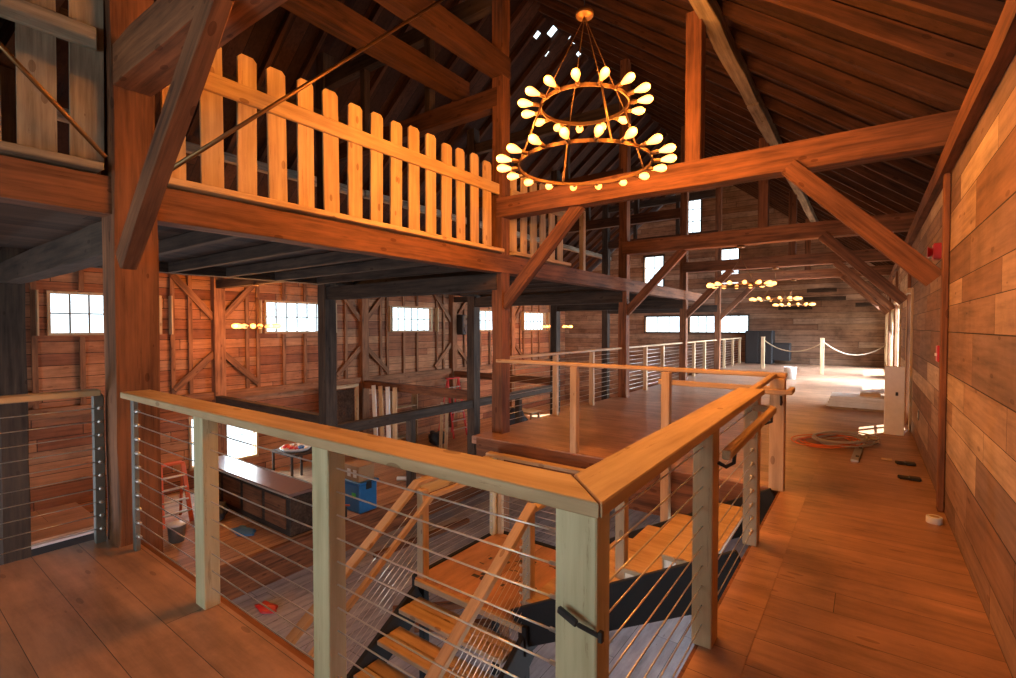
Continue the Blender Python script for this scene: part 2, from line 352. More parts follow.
ew = [(-8.64, -6.97, 1.27, 1.98), (-6.57, -5.5, 1.27, 1.98), (-5.23, -4.15, 1.27, 1.98), (-8.71, -7.82, 3.25, 4.85), (-6.84, -6.14, 5.75, 7.4), (-5.25, -4.55, 3.35, 4.9)]
slab('wall_far', (0, YE, 0), (1, 0, 0), (0, 0, 1), (0, .12, 0), (XL - .12, XE), (ZP, RZ + .2), ew, 'wall_e', gcut)
slab('wall_back', (0, YB, 0), (1, 0, 0), (0, 0, 1), (0, -.12, 0), (XL - .12, XE), (ZP, RZ + .2), [(-3.6, -.3, .5, 2.7), (-8.2, -4.6, -2.4, -.6)], 'lower', gcut)  # lower opening added for the lower back fill lamp
# roof slabs, with two torn openings near the ridge
n1 = Vector((1, 0, -SL)).normalized(); th = Vector((SL, 0, 1)).normalized() * .05
up = .15 * math.sqrt(1 + SL * SL)
LR = (XE + 6.0) * math.sqrt(1 + SL * SL); LL = (-6.0 - XL + .2) * math.sqrt(1 + SL * SL)
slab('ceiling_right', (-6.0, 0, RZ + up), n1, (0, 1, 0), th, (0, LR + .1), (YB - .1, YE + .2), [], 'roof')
n2 = Vector((-1, 0, -SL)).normalized(); th2 = Vector((-SL, 0, 1)).normalized() * .05
sky = [(.42, .58, 9.8, 9.98), (.12, .34, 10.1, 10.4), (.02, .10, 10.8, 11.15), (.60, .74, 10.42, 10.6), (.15, .24, 11.4, 11.6)]
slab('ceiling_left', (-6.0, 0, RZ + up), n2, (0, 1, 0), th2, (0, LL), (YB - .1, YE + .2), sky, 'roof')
for i, (a, b, c, d) in enumerate(sky):
    bm = bmesh.new(); P0 = Vector((-6, 0, RZ + up)) + th2 * .5
    q = [P0 + n2 * x + Vector((0, y, 0)) for x, y in ((a, c), (b, c), (b, d), (a, d))]
    bm.faces.new([bm.verts.new(p) for p in q]); g = bmesh.ops.extrude_face_region(bm, geom=bm.faces[:]); bmesh.ops.translate(bm, vec=th2 * .1, verts=[x for x in g['geom'] if isinstance(x, bmesh.types.BMVert)])
    o = link('window_%d' % (40 + i), bm, 'glass'); o['kind'] = 'structure'
# ------------------------------------------------------------------ windows and doors
for i, (a, b) in enumerate(wy):
    window(i + 1, (XL, a, WZ0), (0, 1, 0), (0, 0, 1), (-1, 0, 0), b - a, WZ1 - WZ0, 6, 2, .05, .32)
window(6, (XL, lw[0], lw[2]), (0, 1, 0), (0, 0, 1), (-1, 0, 0), lw[1] - lw[0], lw[3] - lw[2], 2, 2, .07)
for i, (a, b, c, d) in enumerate(ew):
    window(7 + i, (a, YE, c), (1, 0, 0), (0, 0, 1), (0, 1, 0), b - a, d - c, 2 if i > 2 else 3, 3 if i > 2 else 1, .07, 0, 'dark', 'galv')
window(13, (-3.6, YB, .5), (1, 0, 0), (0, 0, 1), (0, -1, 0), 3.3, 2.2, 4, 2, .08)
for i, (a, b) in enumerate(doors):
    d = empty('door_%d' % (i + 1), (XR, a, 0), None, None); d['kind'] = 'structure'
    w = b - a; n = max(1, round(w / .8))
    for y in (a, b): beam('jamb', (XR + .0, y, 0), (XR + .0, y, 2.05), .05, .14, 'new', d)
    beam('head', (XR, a, 2.03), (XR, b, 2.03), .14, .07, 'new', d)
    for k in range(n):
        y0 = a + .04 + (w - .08) * k / n; y1 = a + .04 + (w - .08) * (k + 1) / n
        lf = empty('door_leaf', (XR + .04, y0, 0), None, None); lf.parent = d; lf.location = (.04, y0 - a, 0)
        for y in (y0 + .04, y1 - .04): beam('stile', (XR + .04, y, .02), (XR + .04, y, 1.98), .07, .04, 'new', lf)
        for z, hh in ((.1, .16), (1.94, .08)): beam('cross_rail', (XR + .04, y0 + .04, z), (XR + .04, y1 - .04, z), .04, hh, 'new', lf)
        for z in (.55, .95, 1.4): beam('muntin', (XR + .04, y0 + .06, z), (XR + .04, y1 - .06, z), .03, .02, 'new', lf)
        box('pane', (XR + .043, y0 + .07, .17), (XR + .049, y1 - .07, 1.91), 'glass', lf, 0)

# ------------------------------------------------------------------ heavy timber frame
BN = ['at the nearest bent', 'at the second bent', 'at the third bent', 'at the fourth bent', 'at the last bent']
for i, y in enumerate(BENTS):
    w = .25 if i == 0 else .18
    big = beam('timber_post', (XM, y, ZP), (XM, y, roofz(XM) - .02), w, w, 'post', wob=.006, r=.008)
    tag(big, ['massive red brown timber post at the left end of the front cable railing', 'tall brown timber post where the far deck railing begins', 'brown timber post rising through the far deck railing, beside the skinny brace', 'third slender brown post along the far deck railing', 'last brown timber post at the end of the far deck railing'][i], 'timber post', 'nave posts along the deck')
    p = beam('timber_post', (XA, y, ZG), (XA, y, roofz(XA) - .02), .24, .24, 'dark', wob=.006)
    tag(p, ['near black timber post at the far left edge, behind the cable railing', 'dark timber post rising from the lower floor in front of the second high window', 'dark timber post on the lower floor beside the black wall speaker', 'dark post of the left row, fourth from the camera', 'dark post of the left row, farthest from the camera'][i], 'timber post', 'dark posts of the left aisle')
    if i:
        p = beam('wall_post', (.497, y - .25, 0), (.497, y - .25, 2.73), .04, .11, 'post')
        tag(p, 'slim brown post fixed to the reclaimed board wall, %s along the walkway' % ORD[i - 1], 'timber post', 'posts on the right wall')
    p = beam('wall_post', (XL + .1, y, ZG), (XL + .1, y, 2.95), .2, .26, 'stud')
    tag(p, 'square brown post standing against the left wall %s' % BN[i], 'timber post', 'posts on the left wall')
    # tie beams
    zt = 3.16 if i else 3.25
    t = beam('tie_beam', (XM, y, zt), (.95, y, zt - .02), .22, .27, 'post', wob=.006)
    tag(t, ['dark heavy tie beam leaving the massive post at top left', 'thick orange-lit tie beam crossing behind the large chandelier to the right wall', 'dark tie beam over the walkway, second back from the large chandelier', 'brown tie beam over the walkway, third back from the large chandelier', 'brown tie beam over the walkway, farthest back'][i], 'tie beam', 'tie beams over the walkway')
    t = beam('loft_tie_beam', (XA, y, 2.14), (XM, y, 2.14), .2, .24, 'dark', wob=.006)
    tag(t, ['grey hewn beam under the loft running from the massive post to the left', 'dark beam under the loft %s' % BN[1], 'dark beam under the loft %s' % BN[2], 'dark beam under the loft %s' % BN[3], 'dark beam under the loft %s' % BN[4]][i], 'beam', 'cross beams under the loft')
    t = beam('upper_tie_beam', (XA, y, 4.71), (XM, y, 4.71), .18, .27, 'rafter', wob=.005)
    tag(t, 'brown cross beam high above the loft %s' % BN[i], 'beam', 'cross beams above the loft')
    t = beam('collar_beam', (XA, y, 6.12), (XM, y, 6.12), .16, .24, 'dark', wob=.005)
    tag(t, 'dark collar beam close under the roof %s' % BN[i], 'beam', 'collar beams under the roof')
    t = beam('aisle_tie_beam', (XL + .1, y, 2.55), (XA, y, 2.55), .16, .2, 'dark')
    tag(t, 'dark beam over the left aisle %s' % BN[i], 'beam', 'beams over the left aisle')
    # knee braces
    if i == 0:
        b = beam('knee_brace', (-3.93, y - .1, 1.93), (-2.55, y - .1, 3.13), .09, .14, 'post', wob=.004)
        tag(b, 'grey knee brace slanting from the massive post up to the dark tie beam', 'knee brace')
    else:
        b = beam('knee_brace', (XM + .05, y, 1.80), (-2.95, y, 3.04), .10, .16, 'post', wob=.004)
        tag(b, ['', 'orange-lit knee brace rising from the post below the large chandelier', 'knee brace with a pale lit underside on the third nave post', 'thin knee brace on the fourth nave post', 'thin knee brace on the last nave post'][i], 'knee brace', 'knee braces on the nave posts')
        b = beam('knee_brace', (.45, y - .1, 1.90), (-.64, y - .1, 3.04), .10, .16, 'post', wob=.005)
        tag(b, 'reddish knee brace rising left from the %s slim wall post to the tie beam' % ORD[i - 1], 'knee brace', 'knee braces at the right wall')
    # queen posts
    q = beam('queen_post', (-1.55, y, 3.28), (-1.55, y, 4.88), .16, .17, 'post', wob=.004)
    tag(q, 'short brown upright standing on the tie beam %s, carrying the pale purlin' % BN[i], 'upright', 'uprights under the purlin')
    for X in (-5.6, -7.2):
        q = beam('king_strut', (X, y, 4.82), (X, y, 6.02), .12, .12, 'dark')
        tag(q, 'dark strut above the loft, %s of its pair, %s' % ('right' if X > -6 else 'left', BN[i]), 'upright', 'struts above the loft')
    # braces and studs on the left wall
    for s in (-1, 1):
        for z0, z1, wd in ((1.72, 2.72, 'upper'), (.85, .02, 'lower')):
            L1 = .88
            b = beam('wall_brace', (XL + .08, y + s * .1, z0), (XL + .08, y + s * (L1 + .1), z1), .07, .15, 'stud')
            tag(b, '%s brace on the %s side of the left wall post %s' % (wd, 'near' if s < 0 else 'far', BN[i]), 'wall brace', 'braces on the left wall')
k = 0
for i, y in enumerate(BENTS):
    for d in (.72, 1.0, 1.72, 2.35, 3.35, 3.72):
        mid = d in (1.72, 2.35)
        for z0, z1, wd in (((-.12, 1.3, 'below'), (2.25, 2.95, 'above')) if mid else ((-.12, 2.95, 'beside'),)):
            if not mid and d in (1.0, 3.35): z1 = 2.95
            s = beam('wall_stud', (XL + .055, y + d, z0), (XL + .055, y + d, z1), .05, .09, 'stud', r=.003)
            tag(s, 'thin wall stud %s the %s high window of the left wall, %s' % (wd, ORD[i], {.72: 'near side outer', 1.0: 'near side inner', 1.72: 'left of centre', 2.35: 'right of centre', 3.35: 'far side inner', 3.72: 'far side outer'}[d]), 'wall stud', 'studs on the left wall')
o = beam('girt', (XL + .08, YB, -.2), (XL + .08, YE, -.2), .12, .2, 'stud'); tag(o, 'long horizontal girt along the left wall below the studs', 'beam')
# horizontal mid beams of the aisle
for y, wd in ((5.5, 'ending at the dark post in front of the second window'), (9.9, 'ending at the dark post by the wall speaker'), (14.1, 'farthest back in the left aisle')):
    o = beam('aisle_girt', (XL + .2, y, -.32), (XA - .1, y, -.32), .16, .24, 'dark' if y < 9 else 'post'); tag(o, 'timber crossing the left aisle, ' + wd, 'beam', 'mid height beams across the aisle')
for a, b, wd in ((5.65, 9.8, 'first'), (10.0, 14.0, 'second')):
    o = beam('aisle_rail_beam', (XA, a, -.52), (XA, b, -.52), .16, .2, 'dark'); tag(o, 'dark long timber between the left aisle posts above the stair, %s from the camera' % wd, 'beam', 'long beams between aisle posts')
for y in (7.7, 12.0):
    o = beam('timber_post', (XA - .02, y, ZG), (XA - .02, y, -.6), .16, .16, 'dark'); tag(o, 'short dark post under the long aisle timber, %s' % ('near the blue tote' if y < 9 else 'farther back'), 'timber post')
# long beams
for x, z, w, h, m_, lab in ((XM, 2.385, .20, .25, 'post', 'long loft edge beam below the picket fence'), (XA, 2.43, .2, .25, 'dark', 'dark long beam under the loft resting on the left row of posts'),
                       (-4.95, 5.02, .2, .28, 'rafter', 'long brown beam running above the loft, the left one of two'), (XM, 5.13, .2, .3, 'rafter', 'long brown beam running above the loft on the post row'),
                       (-7.6, 5.02, .2, .28, 'dark', 'long dark beam above the loft far side')):
    y1 = 16.0 if z < 3 else 5.64
    o = beam('long_beam', (x, YB, z), (x, y1, z), w, h, m_, wob=.006); tag(o, lab, 'beam')
for x, lab in ((-1.42, 'pale long purlin under the right roof slope'), (-10.5, 'long purlin under the left roof slope')):
    z = roofz(x) - .12 - .0
    for a, b, nn in ((YB, 8.0, 'near length'), (8.05, 15.5, 'middle length'), (15.55, YE, 'far length')):
        o = beam('purlin', (x, a, z), (x, b, z), .16, .18, 'grey', wob=.01); tag(o, lab + ', ' + nn, 'purlin')
o = beam('wall_plate', (.485, YB, 2.81), (.485, YE, 2.81), .065, .15, 'post', wob=.003); tag(o, 'long brown plate timber along the top of the reclaimed board wall', 'beam')
# rafters
sec = Vector((SL, 0, 1)).normalized()
for side, xa, xb, grp, wd in ((1, XE, -6.0, 'rafters of the right roof slope', 'right'), (-1, XL + .05, -6.0, 'rafters of the left roof slope', 'left')):
    k = 0; y = .2 if side > 0 else .5
    ys = []
    while y < YE - .2: ys.append(y); y += .70
    first = None
    for k, y in enumerate(ys):
        n = Vector((side * SL, 0, 1)).normalized() * .075
        if first is None:
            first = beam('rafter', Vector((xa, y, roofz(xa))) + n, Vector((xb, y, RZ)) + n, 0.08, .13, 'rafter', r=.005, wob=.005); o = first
        else:
            o = first.copy(); C.objects.link(o); o.location.y += y - ys[0] + random.uniform(-.03, .03)
        tag(o, 'old brown rafter of the %s roof slope, %s from the camera' % (wd, ordn(k)), 'rafter', grp)
# loft joists
ys = [YB + .5 + .8 * i for i in range(23)]
jo = None
for k, y in enumerate(ys):
    if any(abs(y - b) < .2 for b in BENTS): continue
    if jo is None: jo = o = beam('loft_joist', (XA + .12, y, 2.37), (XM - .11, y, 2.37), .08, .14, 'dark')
    else: o = jo.copy(); C.objects.link(o); o.location.y = y
    tag(o, 'dark joist under the loft boards, %s from the near end' % ordn(k), 'joist', 'joists under the loft')
# tension rods beside the massive post
for pts, wd in (([(-4.0, 1.41, 2.62), (-4.0, 4.25, 5.34)], 'rising right across the picket fence'), ([(-4.0, 1.04, 2.6), (-4.0, .1, 3.6)], 'rising left across the near pickets')):
    tag(tube('tension_rod', pts, .016, 'iron'), 'rusty diagonal tie rod at the massive post, ' + wd, 'rod')

# ------------------------------------------------------------------ picket fences on the loft
def pickets(name, y0, y1, label, mat, sp=.265, w=.16, z0=2.59, z1=3.74, ph=.0):
    e = empty(name, (XM, y0, 2.5), label, 'picket fence', 'loft picket fences')
    y = y0 + ph; bmt = None; k = 0
    while y < y1 - .05:
        bm = bmesh.new(); ww = w + random.uniform(-.012, .012); h = z1 - z0 + random.uniform(-.02, .02); t = .011; c = .03
        prof = [(0, -ww / 2), (h - c, -ww / 2), (h, -ww / 2 + c), (h, ww / 2 - c), (h - c, ww / 2), (0, ww / 2)]
        A = [bm.verts.new((a, b, -t)) for a, b in prof]; B = [bm.verts.new((a, b, t)) for a, b in prof]
        bm.faces.new(A[::-1]); bm.faces.new(B); [bm.faces.new((A[i], A[(i + 1) % 6], B[(i + 1) % 6], B[i])) for i in range(6)]
        bmesh.ops.recalc_face_normals(bm, faces=bm.faces)
        mw = Matrix.Translation((XM + .03, y, z0)) @ Matrix(((0, 0, 1, 0), (0, 1, 0, 0), (1, 0, 0, 0), (0, 0, 0, 1))) @ Matrix.Rotation(random.uniform(-.012, .012), 4, 'Z')
        link('picket', bm, mat, e, mw); y += sp
    beam('top_rail', (XM + .06, y0, 3.40), (XM + .06, y1, 3.40), .035, .145, mat, e)
    beam('bottom_board', (XM + .07, y0, 2.55), (XM + .07, y1, 2.55), .19, .05, mat, e)
    return e
pickets('picket_fence', 1.40, 5.42, 'pale picket fence on the loft edge between the massive post and the next post', 'picket', ph=.09)
pickets('picket_fence', YB + .1, 1.04, 'cool grey picket fence on the loft at the upper left corner', 'grey', sp=.24, ph=.005, w=.17)  # cool light on these pickets is put into their greyer wood colour
pickets('picket_fence', 5.7, 7.3, 'short picket fence on the loft beyond the post, behind the knee brace', 'picket', ph=.1, sp=.27)
o = beam('loft_upright', (XM, 8.0, 2.5), (XM, 8.0, 3.6), .09, .09, 'new'); tag(o, 'lone pale upright standing on the loft edge beyond the pickets', 'upright')

# ------------------------------------------------------------------ cable railings
CZ = [.105 + .093 * k for k in range(10)]
RT = 1.07
def post_part(e, x, y, wx, wy_, mat='newg', z0=0.0, z1=1.03, nm_='post'):
    # grain along z: local x is up
    return beam(nm_, (x, y, z0), (x, y, z1), wy_, wx, mat, e, .004)
def fittings(e, x, y, dx, dy, zs, mat='steel', r=.011, ln=.05):
    for z in zs:
        tube('cable_fitting', [(x, y, z), (x + dx * ln, y + dy * ln, z)], r, mat, e, 8)
def cables(e, pts, zs, sag=0, r=.0032):
    for z in zs:
        P = []
        for a, b in zip(pts, pts[1:]):
            a, b = Vector(a), Vector(b)
            for t in (0, .25, .5, .75):
                q = a.lerp(b, t); P.append((q.x, q.y, z - sag * 4 * t * (1 - t)))
        P.append((*pts[-1], z)); tube('cable', P, r, 'steel', e, 6)
def mitred(name, pts, mat, parent, z0, z1):
    bm = bmesh.new(); A = [bm.verts.new((x, y, z0)) for x, y in pts]; B = [bm.verts.new((x, y, z1)) for x, y in pts]
    bm.faces.new(A); bm.faces.new(B); n = len(pts); [bm.faces.new((A[i], A[(i + 1) % n], B[(i + 1) % n], B[i])) for i in range(n)]
    bmesh.ops.recalc_face_normals(bm, faces=bm.faces); bev(bm, .004)
    return bm
# front run
e = empty('cable_railing', (-2.4, 1.14, 0), 'front cable railing crossing the foreground, from the massive post to the mitred corner', 'railing', 'cable railings')
def along(bm_pts, mat, z0, z1, parent, axis):
    # mesh local x along the run for the grain
    O = Vector((bm_pts[0][0], bm_pts[0][1], 0)); 
    R = Matrix.Rotation(0 if axis == 'x' else math.pi / 2, 4, 'Z'); inv = R.inverted()
    loc = [inv @ (Vector((x, y, 0)) - O) for x, y in bm_pts]
    bm = mitred('', [(p.x, p.y) for p in loc], mat, parent, z0, z1)
    return link('top_rail', bm, mat, parent, Matrix.Translation(O) @ R)
along([(-3.98, 1.085), (-.52, 1.085), (-.69, 1.255), (-3.98, 1.255)], 'new', 1.03, RT, e, 'x')
for x in (-2.86, -1.74): post_part(e, x, 1.15, .08, .11)
post_part(e, -.60, 1.15, .082, .12)
post_part(e, -3.94, 1.15, .03, .05, 'galv', nm_='end_plate')
cables(e, [(-3.92, 1.15), (-2.86, 1.15), (-1.74, 1.15), (-.6, 1.15)], CZ, .004)
fittings(e, -3.92, 1.15, 1, 0, CZ, r=.012)
fittings(e, -.70, 1.15, 1, 0, CZ, r=.006, ln=.07)
# black cable tensioner clipped to the corner post
t = empty('clamp_tool', (-.64, 1.07, .75), 'small black clamp fixed to the pale corner post of the railing', 'clamp')
beam('handle', (-.633, 1.07, .775), (-.575, 1.065, .757), .014, .02, 'blackp', t, .004); beam('arm', (-.575, 1.065, .757), (-.52, 1.085, .735), .01, .012, 'blackp', t, .003); beam('jaw', (-.52, 1.085, .75), (-.52, 1.085, .722), .012, .014, 'blackp', t, .002)
t.location = (-.633, 1.08, .775)
for c_ in t.children: c_.location = Vector(c_.location) + Vector((-.64 + .633, 0, .75 - .775))
# right run
e = empty('cable_railing', (-.6, 2.6, 0), 'right cable railing with wide orange-lit top, running along the walkway', 'railing', 'cable railings')
along([(-.517, 1.088), (-.57, 3.78), (-.735, 3.78), (-.687, 1.258)], 'new', 1.03, RT, e, 'y')
post_part(e, -.61, 2.42, .12, .09, 'new'); post_part(e, -.635, 3.72, .11, .09, 'new')
cables(e, [(-.6, 1.21), (-.61, 2.42), (-.62, 3.7)], CZ, 0)
fittings(e, -.625, 3.68, 0, -1, CZ, r=.014, ln=.02); fittings(e, -.62, 3.60, 0, 1, CZ, r=.007, ln=.1)
# wooden handrail bracketed to the right run
h = empty('handrail', (-.5, 3.0, .8), 'short wooden handrail bracketed to the walkway side of the right railing', 'handrail')
beam('grip', (-.50, 2.32, .93), (-.50, 3.66, .95), .04, .045, 'new', h); beam('return', (-.50, 3.66, .95), (-.62, 3.68, .95), .045, .045, 'new', h)
tube('bracket', [(-.56, 2.44, .86), (-.53, 2.46, .84), (-.50, 2.48, .86), (-.50, 2.50, .91)], .009, 'blackp', h)
tube('bracket', [(-.59, 3.6, .88), (-.54, 3.6, .86), (-.50, 3.6, .88), (-.50, 3.6, .93)], .009, 'blackp', h)
# crossing run beyond the stair well
e = empty('cable_railing', (-2.4, 5.18, 0), 'railing across the far side of the stair well, in front of the grey deck', 'railing', 'cable railings')
beam('top_rail', (-3.98, 5.2, 1.05), (-.60, 5.2, 1.05), .12, .04, 'new', e)
post_part(e, -2.81, 5.17, .085, .085, 'new'); post_part(e, -1.68, 5.07, .085, .085, 'new', -.66)
post_part(e, -.66, 5.1, .12, .12, 'new')
beam('side_rail', (-.655, 3.80, 1.05), (-.70, 5.14, 1.05), .05, .035, 'new', e); beam('lower_rail', (-1.78, 5.12, .92), (-.72, 5.12, .92), .05, .05, 'new', e)
h = empty('handrail', (-.6, 5.0, .9), 'short wooden handrail end wrapping the last post of the walkway opening', 'handrail')
beam('grip', (-.86, 4.98, .91), (-.53, 4.98, .92), .05, .045, 'new', h); beam('return', (-.55, 4.98, .92), (-.55, 5.16, .93), .045, .045, 'new', h)
tube('bracket', [(-.62, 5.04, .82), (-.62, 4.99, .80), (-.62, 4.98, .88)], .009, 'blackp', h)
# far run along the deck
e = empty('cable_railing', (-4.22, 13, 0), 'long cable railing along the left edge of the far deck', 'railing', 'cable railings')
beam('top_rail', (-4.25, 5.64, 1.05), (-4.25, 22.0, 1.05), .10, .04, 'new', e)
FY = [7.15, 8.5, 11.3, 12.5, 15.3, 16.5, 19.2, 20.6, 21.9]
for y in FY: post_part(e, -4.25, y, .07, .085, 'new')
post_part(e, -4.25, 5.72, .05, .06, 'new', nm_='end_post')
for z in CZ: tube('cable', [(-4.32, 5.7, z), (-4.32, 21.9, z)], .0045, 'steel', e, 5)
fittings(e, -4.2, 5.70, 0, -1, CZ, r=.014, ln=.02)
# left run
e = empty('cable_railing', (-4.3, .2, 0), 'short cable railing at the left edge, with weathered flat top rail', 'railing', 'cable railings')
beam('top_rail', (-4.3, YB + .1, 1.05), (-4.3, 1.05, 1.05), .13, .04, 'new', e)
post_part(e, -4.30, 1.045, .06, .045, 'galv', nm_='end_plate'); post_part(e, -4.3, -.6, .085, .09, 'new'); post_part(e, -4.3, -2.9, .085, .09, 'new')
cables(e, [(-4.27, -2.9), (-4.27, -.6), (-4.27, 1.03)], CZ, 0); fittings(e, -4.262, 1.045, 1, 0, CZ, r=.013, ln=.012)

# ------------------------------------------------------------------ stairs
ZL = -1.15
e = empty('upper_stair', (-1.5, 4.4, ZL), 'short orange-lit stair flight dropping from the walkway to the landing', 'stairs')
nr = 6
for k in range(1, nr):
    z = ZL + (0 - ZL) * k / nr; x1 = -2.45 + (1.85) * k / nr + .02; x0 = x1 - .01
    box('tread', (-2.45 + 1.85 * (k - 1) / nr, 3.59, z - .04), (-2.45 + 1.85 * k / nr + .03, 4.98, z), 'new', e)
    box('riser', (-2.45 + 1.85 * (k - 1) / nr - .0, 3.60, z - .19), (-2.45 + 1.85 * (k - 1) / nr + .018, 4.96, z - .04), 'new', e)
beam('stringer', (-2.50, 3.56, ZL - .06), (-.62, 3.56, -.155), .04, .33, 'black', e); beam('stringer', (-2.45, 5.01, ZL + .02), (-.62, 5.01, -.12), .04, .33, 'black', e)
e = empty('stair_landing', (-3.15, 4.25, ZL), 'square plywood stair landing with marked paper on top, held by black steel', 'stair landing')
box('deck_sheet', (-3.83, 3.55, ZL - .03), (-2.42, 4.98, ZL), 'ply', e); box('nosing', (-3.80, 3.51, ZL - .06), (-2.43, 3.55, ZL), 'new', e)
for a, b in (((-3.86, 3.55), (-3.86, 5.02)), ((-3.86, 5.02), (-2.45, 5.02)), ((-2.40, 3.50), (-2.40, 4.98))): beam('steel_edge', (*a, ZL - .12), (*b, ZL - .12), .05, .26, 'black', e)
for x, y in ((-3.8, 4.9), (-2.5, 4.9), (-3.8, 3.65), (-2.5, 3.65)): beam('support_leg', (x, y, ZP), (x, y, ZL - .04), .08, .08, 'black', e)
random.seed(3)
for i in range(26):   # illegible marker strokes on the sheet
    x, y = random.uniform(-3.5, -2.7), random.uniform(3.9, 4.6); 
    box('marker_stroke', (x, y, ZL), (x + random.uniform(.03, .10), y + random.choice((.014, .05)), ZL + .0015), 'blackp', e, 0)
e = empty('lower_stair', (-3.1, 2.4, -2.1), 'open stair flight with plank treads descending from the landing towards the camera', 'stairs')
nr = 10; dy = .27; rise = (ZL - ZP) / nr
for k in range(1, nr):
    z = ZL - rise * k; y1 = 3.55 - dy * (k - 1) + .0
    box('tread', (-3.76, y1 - dy - .02, z - .045), (-3.12, y1 + .0, z), 'new', e, .006) if False else None
    for a, b in ((0, .14), (.15, .29)): box('tread', (-3.76, y1 - a - .14, z - .045), (-2.47, y1 - a, z), 'new', e, .005)
for x in (-3.80, -2.42): beam('stringer', (x, 3.60, ZL - .20), (x, 3.60 - dy * 10.0, ZP + .02), .05, .32, 'black', e)
for x in (-3.80, -2.42): pass
# landing guard and stair rails, left side
e = empty('stair_guard', (-3.85, 3.6, ZL), 'left stair guard and handrail bending down beside the lower flight', 'stair railing')
sl = rise / dy
def stz(y): return ZL + .95 - (3.62 - y) * sl
beam('guard_cap', (-3.9, 3.64, -.18), (-3.9, 4.95, -.18), .11, .045, 'new', e); beam('guard_cap', (-3.9, 3.66, -.175), (-3.9, 1.35, -.175 - 2.31 * sl), .11, .045, 'new', e)
beam('side_board', (-3.86, 3.66, -.26), (-3.86, 4.95, -.26), .03, .11, 'newg', e)
beam('grip', (-3.72, 3.68, -.30), (-3.72, 4.6, -.30), .05, .055, 'new', e); beam('grip', (-3.72, 3.70, -.30), (-3.72, 1.35, -.30 - 2.35 * sl), .05, .055, 'new', e)
post_part(e, -3.78, 3.62, .09, .09, 'new', ZL - .04, -.22)
post_part(e, -3.86, 1.7, .09, .09, 'new', ZP, -.28 - 1.9 * sl)
for k in range(9):
    z = ZL + .1 + .085 * k; tube('cable', [(-3.88, 4.9, z), (-3.86, 3.65, z), (-3.86, 1.5, z - 2.15 * sl)], .003, 'steel', e, 5)
e = empty('landing_guard', (-3.2, 4.95, ZL), 'low guard along the far edge of the stair landing, studded with cable fittings', 'stair railing')
post_part(e, -3.83, 4.90, .09, .06, 'newg', ZL, -.16); post_part(e, -3.76, 4.96, .06, .06, 'new', ZL, -.16); post_part(e, -2.62, 4.94, .08, .08, 'new', ZL, -.16)
beam('guard_cap', (-3.95, 4.94, -.14), (-2.55, 4.94, -.14), .11, .045, 'new', e)
fittings(e, -3.83, 4.87, .15, -1, [ZL + .1 + .085 * k for k in range(10)], r=.012, ln=.02)
for k in range(9): tube('cable', [(-3.8, 4.95, ZL + .1 + .085 * k), (-2.6, 4.95, ZL + .1 + .085 * k)], .003, 'steel', e, 5)
e = empty('stair_guard', (-2.47, 3.6, ZL), 'thick orange-lit handrail and guard on the right side of the lower flight', 'stair railing')
post_part(e, -2.47, 3.68, .08, .09, 'new', ZL, -.2); post_part(e, -2.47, 2.5, .08, .09, 'new', ZL - 1.1 * sl - .2, -.26 - 1.15 * sl)
beam('guard_cap', (-2.45, 3.72, -.13), (-2.45, 1.5, -.13 - 2.22 * sl), .10, .06, 'new', e)
beam('cross_cap', (-2.45, 3.68, -.165), (-2.45, 3.95, -.165), .09, .04, 'new', e)
fittings(e, -2.52, 3.66, -1, -.3, [ZL + .12 + .085 * k for k in range(9)], r=.011, ln=.03)
for k in range(9):
    z = ZL + .1 + .085 * k; tube('cable', [(-2.45, 3.66, z), (-2.45, 1.6, z - 2.06 * sl)], .003, 'steel', e, 5)
e = empty('stair_guard', (-1.5, 3.8, ZL), 'single tan guard post on the near side of the upper flight', 'stair railing')
post_part(e, -1.62, 3.80, .09, .08, 'new', -.68, .36)

